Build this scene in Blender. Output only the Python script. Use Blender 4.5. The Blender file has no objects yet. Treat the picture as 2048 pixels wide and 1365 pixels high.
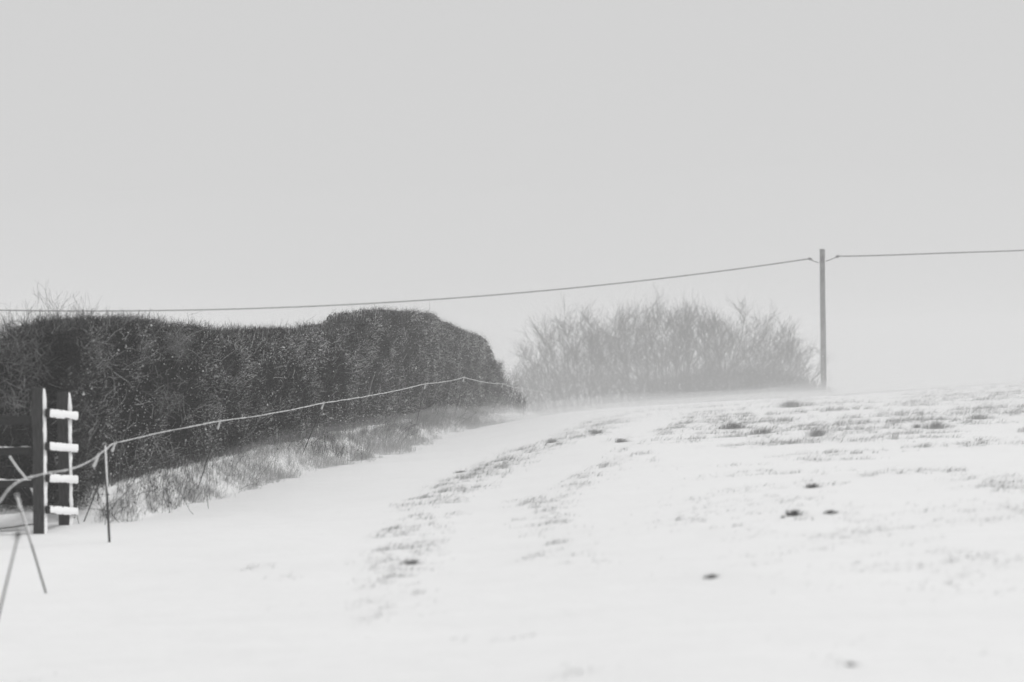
import bpy, math
import numpy as np

S = bpy.context.scene
COL = S.collection
R = math.radians
rng = np.random.default_rng(7)

# ---------------------------------------------------------------- camera
FPX = 85.0 / 36.0 * 2048.0          # focal length in photograph pixels
CAMZ = 1.8
CX, CY = 1024.0, 682.5
cam = bpy.data.cameras.new("camera")
cam.lens = 85.0
cam.sensor_width = 36.0
cam.clip_start = 0.1
cam.clip_end = 5000
cam.dof.use_dof = True
cam.dof.focus_distance = 47.0
cam.dof.aperture_fstop = 1.45
camo = bpy.data.objects.new("camera", cam)
camo.location = (0, 0, CAMZ)
camo.rotation_euler = (R(90), 0, 0)
COL.objects.link(camo)
S.camera = camo

# ---------------------------------------------------------------- sky and sun
SUN_EL, SUN_AZ = R(42), R(68)
w = bpy.data.worlds.new("World")
S.world = w
w.use_nodes = True
nt = w.node_tree
nt.nodes.clear()
sky = nt.nodes.new("ShaderNodeTexSky")
sky.sky_type = 'NISHITA'
sky.sun_disc = False
sky.sun_elevation = SUN_EL
sky.sun_rotation = SUN_AZ
bw = nt.nodes.new("ShaderNodeRGBToBW")
mixn = nt.nodes.new("ShaderNodeMix")
mixn.data_type = 'RGBA'
mixn.inputs[0].default_value = 0.93          # a closed overcast: little of the clear sky is left
mixn.inputs[7].default_value = (6.55, 6.55, 6.55, 1)
bg = nt.nodes.new("ShaderNodeBackground")
bg.inputs[1].default_value = 0.1
wo = nt.nodes.new("ShaderNodeOutputWorld")
nt.links.new(sky.outputs[0], bw.inputs[0])
nt.links.new(bw.outputs[0], mixn.inputs[6])
nt.links.new(mixn.outputs[2], bg.inputs[0])
nt.links.new(bg.outputs[0], wo.inputs[0])

sl = bpy.data.lights.new("sun", 'SUN')
sl.energy = 1.5
sl.angle = R(10)
sl.color = (1, 1, 1)
so = bpy.data.objects.new("sun", sl)
so.rotation_euler = (R(90) - SUN_EL, 0, math.pi - SUN_AZ)
COL.objects.link(so)

S.view_settings.view_transform = 'Standard'
S.view_settings.look = 'None'
S.view_settings.exposure = 0.0
S.view_settings.gamma = 1.0
S.view_settings.use_curve_mapping = False
S.cycles.use_denoising = True
S.cycles.max_bounces = 8
S.cycles.diffuse_bounces = 3
S.cycles.volume_bounces = 3
S.cycles.use_adaptive_sampling = False


# ---------------------------------------------------------------- noise
def _hash(ix, iy, seed):
    h = (ix.astype(np.int64) * 374761393 + iy.astype(np.int64) * 668265263 + seed * 974634777) & 0xFFFFFFFF
    h = ((h ^ (h >> 13)) * 1274126177) & 0xFFFFFFFF
    h = h ^ (h >> 16)
    return (h & 0xFFFFFF) / float(0xFFFFFF)


def vnoise(x, y, seed=0):
    x = np.asarray(x, float); y = np.asarray(y, float)
    ix = np.floor(x); iy = np.floor(y)
    fx = x - ix; fy = y - iy
    fx = fx * fx * (3 - 2 * fx); fy = fy * fy * (3 - 2 * fy)
    a = _hash(ix, iy, seed); b = _hash(ix + 1, iy, seed)
    c = _hash(ix, iy + 1, seed); d = _hash(ix + 1, iy + 1, seed)
    return (a + (b - a) * fx) * (1 - fy) + (c + (d - c) * fx) * fy


def fbm(x, y, seed=0, octv=4):
    s = 0.0; a = 0.5; t = 0.0
    for k in range(octv):
        s = s + a * vnoise(x * 2 ** k + 17.3 * k, y * 2 ** k - 9.1 * k, seed + k)
        t += a; a *= 0.5
    return s / t


def sstep(a, b, x):
    t = np.clip((np.asarray(x, float) - a) / (b - a), 0, 1)
    return t * t * (3 - 2 * t)


# ---------------------------------------------------------------- terrain
HD = np.array([20.0, 29.0, 33.0, 42.0, 52.0, 64.0, 78.0, 95.0])
HX = np.array([-5.95, -5.28, -4.88, -3.72, -2.72, -1.62, -0.05, 2.0])


def hedge_x(y):
    return np.interp(y, HD, HX)


_SX = np.array([400, 900, 1000, 1190, 1300, 1430, 1580, 1645, 1720, 1850, 2048, 2500.0])
_SY = np.array([838, 830, 828, 820, 812, 803, 795, 792, 788, 779, 766, 738.0])
SKX = np.concatenate([[400, 700], np.arange(900, 2520, 40.0)])
SKY = np.interp(SKX, _SX, _SY)
CD = 60.0
CXW = (SKX - CX) / FPX * CD
CZW = CAMZ - (SKY - CY) / FPX * CD


_FX = np.arange(-20, 30.01, 0.1)


def smooth_table():
    t = np.interp(_FX, CXW, CZW)
    k = np.exp(-0.5 * (np.arange(-30, 31) / 11.0) ** 2); k /= k.sum()
    return np.convolve(np.pad(t, 30, mode='edge'), k, 'valid')


FZ = smooth_table()


def terrain(x, y, rel=True):
    x = np.asarray(x, float); y = np.asarray(y, float)
    zc = np.interp(x, _FX, FZ)
    z = zc * (0.62 + 0.38 * sstep(10, 60, y))
    z = z - 0.13 * sstep(-1.0, -4.3, x) * (1 - sstep(27, 46, y))
    d = y - CD
    z = z - 0.0235 * (d + np.sqrt(d * d + 64.0))
    # hedge bank with a small ledge at the foot of the hedge
    u = x - hedge_x(y)
    on = sstep(29.0, 30.2, y) * (1 - sstep(80, 90, y))
    bw_ = np.interp(y, [29, 34, 44, 60], [0.62, 0.68, 1.0, 1.15])
    bank = 0.38 * (1 - sstep(0.20, 1.0, u / bw_)) * on
    z = z + bank
    if rel:
        near = (1 - sstep(75, 110, y)) * (1 - 0.4 * sstep(42, 58, y))
        n = fbm(x * 0.55, y * 0.9, 3, 4) - 0.5
        n2 = fbm(x * 0.16 + 5, y * 0.12, 11, 3) - 0.5
        rid = 1 - np.abs(2 * fbm(x * 0.30 + 3, y * 0.8, 23, 3) - 1)
        z = z + near * (0.06 * n + 0.05 * n2 + 0.03 * (rid - 0.7) + 0.035 * (fbm(x * 0.9, y * 2.6, 29, 3) - 0.5)) * sstep(-6, -3, x - hedge_x(y) - 4)
    return z


def silhouette(px):
    dd = np.linspace(30, 90, 400)
    x = (px - CX) / FPX * dd
    return CY + np.min((CAMZ - terrain(x, dd)) / dd) * FPX


for it in range(5):
    err = np.array([silhouette(q) - r for q, r in zip(SKX, SKY)]) / FPX * CD
    err[SKX < 1000] = err[SKX >= 1000][0]
    err = np.convolve(np.pad(err, 2, mode='edge'), [.2, .2, .2, .2, .2], 'valid')
    CZW += 0.9 * err
    FZ = smooth_table()


def gz(x, y):
    return float(terrain(x, y))


def pix(px, py, d):
    return np.array([(px - CX) / FPX * d, d, CAMZ - (py - CY) / FPX * d])


_DD = np.geomspace(9, 95, 1400)


def ground_at(px, py):
    """first point of the terrain met by the sight line of a photograph pixel"""
    x = (px - CX) / FPX * _DD
    zl = CAMZ - (py - CY) / FPX * _DD
    below = zl <= terrain(x, _DD)
    k = int(np.argmax(below)) if below.any() else int(np.argmin(zl - terrain(x, _DD)))
    d = _DD[k]
    return np.array([(px - CX) / FPX * d, d, gz((px - CX) / FPX * d, d)])


# ---------------------------------------------------------------- materials
def mat(name, lo, hi=None, rough=0.8, scale=8.0, bump=0.0, attr=False, stretch=None, spec=0.2):
    m = bpy.data.materials.new(name)
    m.use_nodes = True
    n = m.node_tree.nodes; l = m.node_tree.links
    b = n["Principled BSDF"]
    b.inputs["Roughness"].default_value = rough
    b.inputs["Specular IOR Level"].default_value = spec
    hi = lo if hi is None else hi
    if attr:
        a = n.new("ShaderNodeAttribute"); a.attribute_name = "tone"
        fac = a.outputs["Fac"]
    else:
        tc = n.new("ShaderNodeTexCoord")
        mp = n.new("ShaderNodeMapping")
        if stretch:
            mp.inputs["Scale"].default_value = stretch
        nz = n.new("ShaderNodeTexNoise")
        nz.inputs["Scale"].default_value = scale
        nz.inputs["Detail"].default_value = 6
        l.new(tc.outputs["Object"], mp.inputs[0]); l.new(mp.outputs[0], nz.inputs["Vector"])
        fac = nz.outputs["Fac"]
        if bump:
            bp = n.new("ShaderNodeBump"); bp.inputs["Strength"].default_value = bump
            bp.inputs["Distance"].default_value = 0.02
            l.new(fac, bp.inputs["Height"]); l.new(bp.outputs[0], b.inputs["Normal"])
    rp = n.new("ShaderNodeValToRGB")
    rp.color_ramp.elements[0].position = 0.0 if attr else 0.3
    rp.color_ramp.elements[1].position = 1.0 if attr else 0.7
    rp.color_ramp.elements[0].color = (lo, lo, lo, 1)
    rp.color_ramp.elements[1].color = (hi, hi, hi, 1)
    l.new(fac, rp.inputs[0]); l.new(rp.outputs[0], b.inputs["Base Color"])
    return m


M_SNOWCRUST = mat("snow_crust", 0.86, 0.92, 0.7, 30, 0.5)
M_WOOD = mat("weathered_wood", 0.02, 0.065, 0.85, 9, 0.6, stretch=(6, 6, 0.8))
M_CUT_SHADE = mat("sawn_end_and_shaded_rail", 0.012, 0.03, 0.9, 30, 0.3)
M_TWIG = mat("hedge_twig", 0.010, 0.62, 0.75, attr=True)
M_CORE = mat("hedge_inside_shade", 0.006, 0.014, 0.95, 6)  # near-black: the shade inside the hedge put into the colour
M_GRASS = mat("dead_grass", 0.05, 0.42, 0.8, attr=True)
M_BARK = mat("dark_bark", 0.025, 0.06, 0.9, 12)
M_SOIL = mat("bare_soil", 0.03, 0.09, 0.95, 25, 0.8)
M_ROPE = mat("white_rope", 0.40, 0.66, 0.8, 60, 0.4)
M_ROD = mat("dark_rod", 0.025, 0.05, 0.6, 40)
M_CLIP = mat("white_plastic", 0.6, 0.72, 0.5, 20)
M_POLE = mat("creosote_pole", 0.015, 0.16, 0.85, 2.2, 0.4, stretch=(2.5, 2.5, 2.0))
M_CABLE = mat("black_cable", 0.02, 0.03, 0.5, 10)
M_MAT = mat("matted_grass", 0.22, 0.42, 0.9, 30, 0.8)
M_STALK = mat("dry_stalk", 0.10, 0.18, 0.8, 20)


def volume_mat(name, dens, tone=0.88, g=0.0):
    m = bpy.data.materials.new(name)
    m.use_nodes = True
    n = m.node_tree.nodes
    n.remove(n["Principled BSDF"])
    v = n.new("ShaderNodeVolumePrincipled")
    v.inputs["Color"].default_value = (tone, tone, tone, 1)
    v.inputs["Density"].default_value = dens
    v.inputs["Anisotropy"].default_value = g
    m.node_tree.links.new(v.outputs[0], n["Material Output"].inputs["Volume"])
    return m


# ---------------------------------------------------------------- mesh helpers
def mesh_np(name, V, F, smooth=False, tone=None):
    """V (n,3), F (m,k) with one k"""
    V = np.asarray(V, np.float32); F = np.asarray(F, np.int32)
    me = bpy.data.meshes.new(name)
    me.vertices.add(len(V)); me.vertices.foreach_set("co", V.ravel())
    k = F.shape[1]
    me.loops.add(F.size); me.loops.foreach_set("vertex_index", F.ravel())
    me.polygons.add(len(F))
    me.polygons.foreach_set("loop_start", np.arange(0, F.size, k, dtype=np.int32))
    me.polygons.foreach_set("loop_total", np.full(len(F), k, np.int32))
    if tone is not None:
        a = me.attributes.new("tone", 'FLOAT', 'POINT')
        a.data.foreach_set("value", np.asarray(tone, np.float32).ravel())
    me.update(calc_edges=True)
    if smooth:
        me.polygons.foreach_set("use_smooth", np.ones(len(F), bool))
    return me


def obj(name, me, m, parent=None, loc=None, **props):
    o = bpy.data.objects.new(name, me)
    if m is not None and me is not None and not me.materials:
        me.materials.append(m)
    if loc is not None:
        o.location = loc
    if parent is not None:
        o.parent = parent
    for k, v in props.items():
        o[k] = v
    COL.objects.link(o)
    return o


def empty(name, loc, label, category, group=None):
    o = bpy.data.objects.new(name, None)
    o.empty_display_size = 0.1
    o.location = loc
    o["label"] = label; o["category"] = category
    if group:
        o["group"] = group
    COL.objects.link(o)
    return o


def tubes(P, Rr, sides=3):
    """many tubes at once: P (n,k,3), Rr (n,k) -> V, F(quads), index of tube per vertex"""
    P = np.asarray(P, float); Rr = np.asarray(Rr, float)
    n, k, _ = P.shape
    T = np.gradient(P, axis=1)
    T /= np.linalg.norm(T, axis=2, keepdims=True) + 1e-9
    ref = np.where(np.abs(T[:, :1, 2:3]) > 0.8, np.array([1.0, 0, 0]), np.array([0, 0, 1.0]))
    ref = np.broadcast_to(ref, T.shape)
    A = np.cross(T, ref); A /= np.linalg.norm(A, axis=2, keepdims=True) + 1e-9
    B = np.cross(T, A)
    an = np.arange(sides) * 2 * np.pi / sides
    V = (P[:, :, None, :] + Rr[:, :, None, None] * (A[:, :, None, :] * np.cos(an)[None, None, :, None]
         + B[:, :, None, :] * np.sin(an)[None, None, :, None]))
    idx = np.arange(n * k * sides).reshape(n, k, sides)
    a = idx[:, :-1, :]; b = np.roll(idx, -1, axis=2)[:, :-1, :]
    c = np.roll(idx, -1, axis=2)[:, 1:, :]; d = idx[:, 1:, :]
    F = np.stack([a, b, c, d], axis=-1).reshape(-1, 4)
    tid = np.repeat(np.arange(n), k * sides)
    return V.reshape(-1, 3), F, tid


def merge(parts):
    Vs, Fs, Ts, off = [], [], [], 0
    for V, F, t in parts:
        Vs.append(V); Fs.append(F + off); Ts.append(t); off += len(V)
    return np.concatenate(Vs), np.concatenate(Fs), np.concatenate(Ts)


def tube_mesh(name, P, r, sides=8, caps=True, smooth=True):
    P = np.asarray(P, float)
    r = np.full(len(P), r) if np.isscalar(r) else np.asarray(r, float)
    if caps:   # close the ends by pinching
        P = np.vstack([P[:1], P, P[-1:]]); r = np.concatenate([[1e-4], r, [1e-4]])
        t0 = P[2] - P[1]; t1 = P[-2] - P[-3]
        P[0] -= t0 / (np.linalg.norm(t0) + 1e-9) * 1e-4
        P[-1] += t1 / (np.linalg.norm(t1) + 1e-9) * 1e-4
    V, F, _ = tubes(P[None], r[None], sides)
    return mesh_np(name, V, F, smooth)


def box_mesh(name, sx, sy, sz, bevel=0.006, jitter=0.0, zseg=1, seed=0):
    """a box on its base (z from 0), optionally cut along z and roughened, with bevelled edges"""
    import bmesh
    g = np.random.default_rng(seed)
    bm = bmesh.new()
    bmesh.ops.create_cube(bm, size=1.0)
    for v in bm.verts:
        v.co.x *= sx; v.co.y *= sy; v.co.z = (v.co.z + 0.5) * sz
    if zseg > 1:
        ed = [e for e in bm.edges if abs(e.verts[0].co.z - e.verts[1].co.z) > 1e-6]
        bmesh.ops.subdivide_edges(bm, edges=ed, cuts=zseg - 1)
        bmesh.ops.recalc_face_normals(bm, faces=bm.faces)
    if jitter:
        for v in bm.verts:
            v.co.x += g.normal(0, jitter); v.co.y += g.normal(0, jitter)
    if bevel:
        ed = [e for e in bm.edges if e.calc_face_angle(0) > 0.9]
        bmesh.ops.bevel(bm, geom=ed, offset=bevel, segments=2, affect='EDGES', profile=0.6)
    me = bpy.data.meshes.new(name)
    bm.to_mesh(me); bm.free()
    return me


def grid_faces(ny, nx):
    i = np.arange(ny * nx).reshape(ny, nx)
    return np.stack([i[:-1, :-1], i[:-1, 1:], i[1:, 1:], i[1:, :-1]], -1).reshape(-1, 4)


# ---------------------------------------------------------------- where grass shows through
def poly_world(pts):
    return np.array([ground_at(px, py)[:2] for px, py in pts])


STRIP1 = poly_world([(1330, 818), (1240, 835), (1160, 868), (1060, 905), (960, 950), (870, 1000), (820, 1060),
                     (800, 1130), (785, 1200), (792, 1270)])
STRIP2 = poly_world([(1420, 822), (1370, 850), (1290, 890), (1190, 950), (1090, 1010), (1085, 1040), (1110, 1090), (1130, 1140)])


def seg_dist(x, y, poly):
    d = np.full(np.shape(x), 1e9); t_all = np.zeros(np.shape(x))
    for k in range(len(poly) - 1):
        a, b = poly[k], poly[k + 1]
        ab = b - a
        t = np.clip(((x - a[0]) * ab[0] + (y - a[1]) * ab[1]) / (ab @ ab), 0, 1)
        dd = np.hypot(x - a[0] - t * ab[0], y - a[1] - t * ab[1])
        t_all = np.where(dd < d, (k + t) / (len(poly) - 1), t_all)
        d = np.minimum(d, dd)
    return d, t_all


PATCH = [(1440, 835, 1.5), (1480, 855, 1.6), (1590, 812, 1.6), (1640, 862, 1.3), (1700, 850, 1.5), (1530, 870, 1.2),
         (1350, 882, 0.9), (1240, 882, 0.5), (1770, 810, 1.2), (1880, 850, 1.3), (1830, 830, 1.2), (1960, 800, 2.0),
         (1920, 790, 1.6), (1860, 785, 1.2), (2010, 780, 2.0), (1960, 828, 1.0), (1270, 928, 0.6), (1560, 945, 0.7),
         (1640, 970, 0.5), (1830, 945, 1.0), (1980, 970, 1.1), (1480, 1045, 0.9), (1860, 1115, 0.8), (1330, 1045, 0.35),
         (1400, 1047, 0.3), (820, 1085, 0.4), (850, 1085, 0.35), (820, 1125, 0.35), (875, 1120, 0.25), (1000, 1280, 0.28),
         (1040, 1280, 0.25), (930, 1282, 0.2), (1110, 1345, 0.3), (1160, 1350, 0.25), (75, 1355, 0.35), (1700, 1325, 0.22),
         (1060, 1005, 0.5), (1095, 1025, 0.45), (1080, 1055, 0.4), (1130, 1125, 0.3), (2000, 1145, 0.4), (1930, 1150, 0.35),
         (520, 1135, 0.3), (560, 1160, 0.3), (530, 1220, 0.3), (770, 1140, 0.3), (770, 1190, 0.25), (790, 1240, 0.25)]
PATCHW = [(ground_at(a, b)[:2], r) for a, b, r in PATCH]


def grass_mask(x, y):
    """0..1: how much dead grass sticks out of the snow here"""
    u = x - hedge_x(y)
    n = fbm(x * 0.75, y * 1.15, 41, 4)
    n2 = fbm(x * 2.6, y * 3.4, 51, 3)
    m = np.zeros(np.shape(x))
    # the open field to the right, scoured by the wind
    side = sstep(-0.6, 1.4, x - np.interp(y, [14, 22, 30, 40, 60], [1.6, 1.2, 2.2, 3.0, 4.0]))
    f = side * sstep(0.47, 0.62, n) * sstep(0.36, 0.56, n2) * (0.26 + 0.55 * sstep(24, 44, y))
    m = np.maximum(m, f)
    d1, t1 = seg_dist(x, y, STRIP1)
    m = np.maximum(m, (1 - sstep(0.3, 1.0, d1 / np.interp(t1, [0, .45, 1], [1.0, .75, .4]) + 0.9 * (n2 - 0.5))) * (0.40 + 0.22 * sstep(.15, .5, t1)) * sstep(0.40, 0.60, n2 * 0.6 + n * 0.4))
    d2, t2 = seg_dist(x, y, STRIP2)
    m = np.maximum(m, (1 - sstep(0.12, 0.5, d2 + 0.5 * (n - 0.5))) * 0.6 * sstep(0.46, 0.66, n2 * 0.5 + n * 0.5))
    for (c, r) in PATCHW:
        q = np.hypot((x - c[0]) / r, (y - c[1]) / (r * 1.5))
        m = np.maximum(m, 0.62 * (1 - sstep(0.35, 1.0, q + 0.6 * (n2 - 0.5))) * sstep(0.46, 0.66, n2))
    m = m * (0.85 + 0.15 * sstep(18, 38, y)) * (1 - 0.74 * sstep(40, 56, y)) * (0.4 + 0.6 * sstep(15, 19, y))
    # nothing in the bank, which has its own grass, and nothing behind the crest
    m = m * sstep(1.2, 1.6, u) * (1 - sstep(64, 70, y))
    return np.clip(m, 0, 1)


def bank_mask(x, y):
    u = x - hedge_x(y)
    n = fbm(x * 1.6, y * 0.7, 61, 4)
    u = u / np.interp(y, [29, 34, 44, 60], [0.62, 0.68, 1.0, 1.15])
    m = sstep(0.24, 0.38, u + 0.25 * (n - 0.5)) * (1 - sstep(0.5, 1.25, u + 1.5 * (n - 0.5)))
    return m * sstep(28.8, 30.0, y) * (1 - sstep(60, 72, y))


# ---------------------------------------------------------------- ground
ys = np.concatenate([np.linspace(-40, 9, 16), np.geomspace(10, 70, 330), np.geomspace(71.5, 900, 45)])
xs = np.concatenate([-np.geomspace(600, 10, 26), np.linspace(-9.6, 16.4, 300), np.geomspace(17, 620, 26)])
XX, YY = np.meshgrid(xs, ys)
ZZ = terrain(XX, YY)
gm = grass_mask(XX, YY)
bmk = bank_mask(XX, YY)
ZZ = ZZ + 0.018 * gm
thin = np.clip(0.16 * gm + 0.55 * bmk, 0, 1)
me = mesh_np("snow_field", np.stack([XX, YY, ZZ], -1).reshape(-1, 3), grid_faces(len(ys), len(xs)), True, tone=thin)
msn = bpy.data.materials.new("wind_blown_snow")
msn.use_nodes = True
n_ = msn.node_tree.nodes; l_ = msn.node_tree.links
pb = n_["Principled BSDF"]
pb.inputs["Roughness"].default_value = 0.75
pb.inputs["Specular IOR Level"].default_value = 0.15
at = n_.new("ShaderNodeAttribute"); at.attribute_name = "tone"
tcn = n_.new("ShaderNodeTexCoord")
mpn = n_.new("ShaderNodeMapping"); mpn.inputs["Scale"].default_value = (0.7, 1.4, 1)
nz1 = n_.new("ShaderNodeTexNoise"); nz1.inputs["Scale"].default_value = 6; nz1.inputs["Detail"].default_value = 8
nz2 = n_.new("ShaderNodeTexNoise"); nz2.inputs["Scale"].default_value = 1.3; nz2.inputs["Detail"].default_value = 5
l_.new(tcn.outputs["Object"], mpn.inputs[0])
l_.new(mpn.outputs[0], nz1.inputs["Vector"]); l_.new(mpn.outputs[0], nz2.inputs["Vector"])
mu = n_.new("ShaderNodeMath"); mu.operation = 'MULTIPLY'
mr = n_.new("ShaderNodeMapRange")
mr.inputs["From Min"].default_value = 0.35; mr.inputs["From Max"].default_value = 0.7
l_.new(nz1.outputs["Fac"], mr.inputs["Value"])
l_.new(at.outputs["Fac"], mu.inputs[0]); l_.new(mr.outputs["Result"], mu.inputs[1])
rp1 = n_.new("ShaderNodeValToRGB")
rp1.color_ramp.elements[0].color = (0.88, 0.88, 0.88, 1); rp1.color_ramp.elements[1].color = (0.92, 0.92, 0.92, 1)
l_.new(nz2.outputs["Fac"], rp1.inputs[0])
mx = n_.new("ShaderNodeMix"); mx.data_type = 'RGBA'
mx.inputs[7].default_value = (0.30, 0.30, 0.30, 1)
l_.new(mu.outputs[0], mx.inputs[0]); l_.new(rp1.outputs[0], mx.inputs[6])
l_.new(mx.outputs[2], pb.inputs["Base Color"])
bpn = n_.new("ShaderNodeBump"); bpn.inputs["Strength"].default_value = 0.6; bpn.inputs["Distance"].default_value = 0.03
l_.new(nz1.outputs["Fac"], bpn.inputs["Height"]); l_.new(bpn.outputs[0], pb.inputs["Normal"])
obj("snow_field", me, msn, kind="structure")


# ---------------------------------------------------------------- grass
def blades(x, y, z, h, lean, width, tone, seed):
    """bent three-point blades: arrays in, V/F/tone out (quads, the tip narrow)"""
    g = np.random.default_rng(seed)
    n = len(x)
    a = g.uniform(0, 2 * np.pi, n)
    dx = np.cos(a) * 0.45 + lean + g.normal(0, .15, n)
    dy = np.sin(a) * 0.45
    P0 = np.stack([x, y, z - 0.01], -1)
    P1 = P0 + np.stack([dx * 0.30 * h, dy * 0.30 * h, 0.62 * h], -1)
    P2 = P0 + np.stack([dx * 0.95 * h, dy * 0.95 * h, 0.92 * h], -1)
    b = g.uniform(0, 2 * np.pi, n)
    W = np.stack([np.cos(b), np.sin(b), np.zeros(n)], -1) * (width * 0.5)[:, None]
    V = np.stack([P0 - W, P0 + W, P1 - W * .8, P1 + W * .8, P2 - W * .2, P2 + W * .2], 1)
    i = (np.arange(n) * 6)[:, None]
    F = np.concatenate([i + np.array([0, 1, 3, 2]), i + np.array([2, 3, 5, 4])], 1).reshape(-1, 4)
    t = np.repeat(tone, 6)
    return V.reshape(-1, 3), F, t


def scatter(mask_fn, xr, yr, n_try, seed, clump=0.5):
    g = np.random.default_rng(seed)
    x = g.uniform(*xr, n_try); y = g.uniform(*yr, n_try)
    m = mask_fn(x, y) * (1 - clump + clump * 2 * sstep(0.42, 0.68, vnoise(x * 9, y * 9, 77)))
    k = g.random(n_try) < m
    return x[k], y[k], m[k]


x, y, m = scatter(grass_mask, (-5, 16), (12, 68), 2000000, 5, 0.8)
n = len(x)
h = (0.018 + 0.062 * rng.random(n) ** 1.8) * (0.5 + 0.5 * m) * (1.0 + 0.5 * sstep(20, 45, y))
V1 = blades(x, y, terrain(x, y) + 0.018 * m, h, 0.75, rng.uniform(0.002, 0.0045, n), np.clip(rng.normal(0.60, .25, n), 0, 1), 1)
print("field blades", n)
obj("field_grass", mesh_np("field_grass", V1[0], V1[1], tone=V1[2]), M_GRASS, kind="stuff",
    label="pale dead grass poking through the snow of the open field", category="grass")

x, y, m = scatter(bank_mask, (-6, 3), (28.8, 72), 1000000, 6, 0.7)
n = len(x)
print("bank blades", n)
tall = rng.random(n) < 0.06
h = np.where(tall, rng.uniform(0.2, 0.42, n), rng.uniform(0.04, 0.2, n)) * (0.5 + 0.55 * np.clip(m, 0, 1))
V1 = blades(x, y, terrain(x, y), h, 0.25 + rng.normal(0, .4, n), rng.uniform(0.002, 0.0045, n), np.clip(rng.normal(0.32, .24, n), 0, 1), 2)
obj("bank_grass", mesh_np("bank_grass", V1[0], V1[1], tone=V1[2]), M_GRASS, kind="stuff",
    label="rough dead grass on the bank along the foot of the hedge", category="grass")

g0 = np.random.default_rng(17)
n = 7000
y = g0.uniform(29.6, 70, n)
x = hedge_x(y) + g0.uniform(-.22, .14, n)
keep = vnoise(y * 2.2, y * 0, 19) > .3
x, y = x[keep], y[keep]
n = len(x)
V1 = blades(x, y, terrain(x, y), g0.uniform(.06, .34, n) * g0.random(n) ** .4, g0.normal(.2, .5, n), g0.uniform(.004, .008, n), np.clip(g0.gamma(.6, .45, n), 0, 1), 3)
obj("hedge_foot_grass", mesh_np("hedge_foot_grass", V1[0], V1[1], tone=V1[2]), M_GRASS, kind="stuff",
    label="dark tangled grass growing into the foot of the hedge", category="grass")

# ---------------------------------------------------------------- hedge
H_D0, H_D1 = 29.2, 75.5


def hedge_top(y):
    # from the photographed outline, turned into heights at each distance along the row
    pd = np.linspace(28.0, 85, 280)
    pd = np.array(pd)
    px = hedge_x(pd) / pd * FPX + CX
    # where the row rises away from the camera its outline is drawn by the back edge, where it falls by the front edge
    px = px - 0.80 / pd * FPX * (1 - sstep(835, 930, px))
    oy = np.interp(px, [-60, 0, 29, 59, 82, 141, 187, 211, 243, 264, 337, 375, 410, 469, 558, 617, 646, 653, 660, 676, 758, 793, 834, 864, 874, 904, 939, 963, 980,
                        988, 995, 1010, 1020],
                   [660, 650, 648, 642, 636, 633, 632, 634, 637, 645, 645, 652, 654, 653, 648, 645, 643, 638, 627, 623, 620, 624, 623, 627, 639, 641, 657, 664, 678,
                    696, 720, 738, 770])
    z = CAMZ - (oy - CY) / FPX * np.array(pd) - 0.07
    return np.interp(y, pd, z) + 0.16 * (fbm(y * 0.9, y * 0, 83, 2) - .5) + 0.10 * (fbm(y * 4.0, y * 0 + 3, 84, 2) - .5)


def hedge_base(y):
    return terrain(hedge_x(y) - 0.1, y)


H_TH = 1.05


def hedge_surface(y, v, inset=0.0):
    """v 0..1 front face from the ground up, 1..2 across the top, 2..3 down the back"""
    zb = hedge_base(y) - 0.05; zt = hedge_top(y) - inset
    fx = hedge_x(y) - inset
    lump = 0.13 * (fbm(y * 0.55, v * 3.0, 81, 3) - 0.5) * 2 + 0.10 * (fbm(y * 2.0, v * 8.0, 82, 2) - 0.5) * 2
    th = H_TH - 2 * inset
    hgt = zt - zb
    x = np.where(v < 1, fx, np.where(v < 2, fx - (v - 1) * th, fx - th))
    z = np.where(v < 1, zb + v * hgt, np.where(v < 2, zt, zt - (v - 2) * hgt))
    # round the shoulders
    r = 0.14
    q = np.clip((z - (zt - r)) / r, 0, 1)
    x = np.where(v < 1, x - r * (1 - np.sqrt(1 - q * q * 0.98)), x)
    x = np.where((v >= 1) & (v < 2), np.clip(x, fx - th + r, fx - r), x)
    # slightly undercut at the foot
    x = np.where(v < 1, x - 0.03 * (1 - np.clip((z - zb) / 0.5, 0, 1)) ** 2, x)
    nx = np.where(v < 1, 1 - 0.75 * q, np.where(v < 2, 0.0, -1.0))
    nz = np.where(v < 1, 0.75 * q, np.where(v < 2, 1.0, 0.0))
    lz = np.where((v >= 1) & (v < 2), 0.35, 1.0) * lump
    x = x + nx * lump; z = z + nz * lz
    return np.stack([x, y, z], -1), np.stack([nx, 0 * y, nz], -1)


hedge = empty("clipped_hedge", (-5.0, 30.0, gz(-5.3, 30)), "long dark leafless clipped hedge running along the left of the snowy field",
              "hedge")


def local(me_V, o):
    return np.asarray(me_V) - np.array(o.location)


# near-black solid core, painted shade between the twigs
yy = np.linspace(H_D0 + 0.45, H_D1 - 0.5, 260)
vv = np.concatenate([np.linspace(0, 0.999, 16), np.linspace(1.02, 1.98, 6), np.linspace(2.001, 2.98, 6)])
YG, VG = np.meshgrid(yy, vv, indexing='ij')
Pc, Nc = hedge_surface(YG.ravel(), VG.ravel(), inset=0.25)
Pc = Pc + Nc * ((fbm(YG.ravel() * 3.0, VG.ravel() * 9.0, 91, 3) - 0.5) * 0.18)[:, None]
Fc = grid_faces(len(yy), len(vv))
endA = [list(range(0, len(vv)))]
Vc = local(Pc, hedge)
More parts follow.
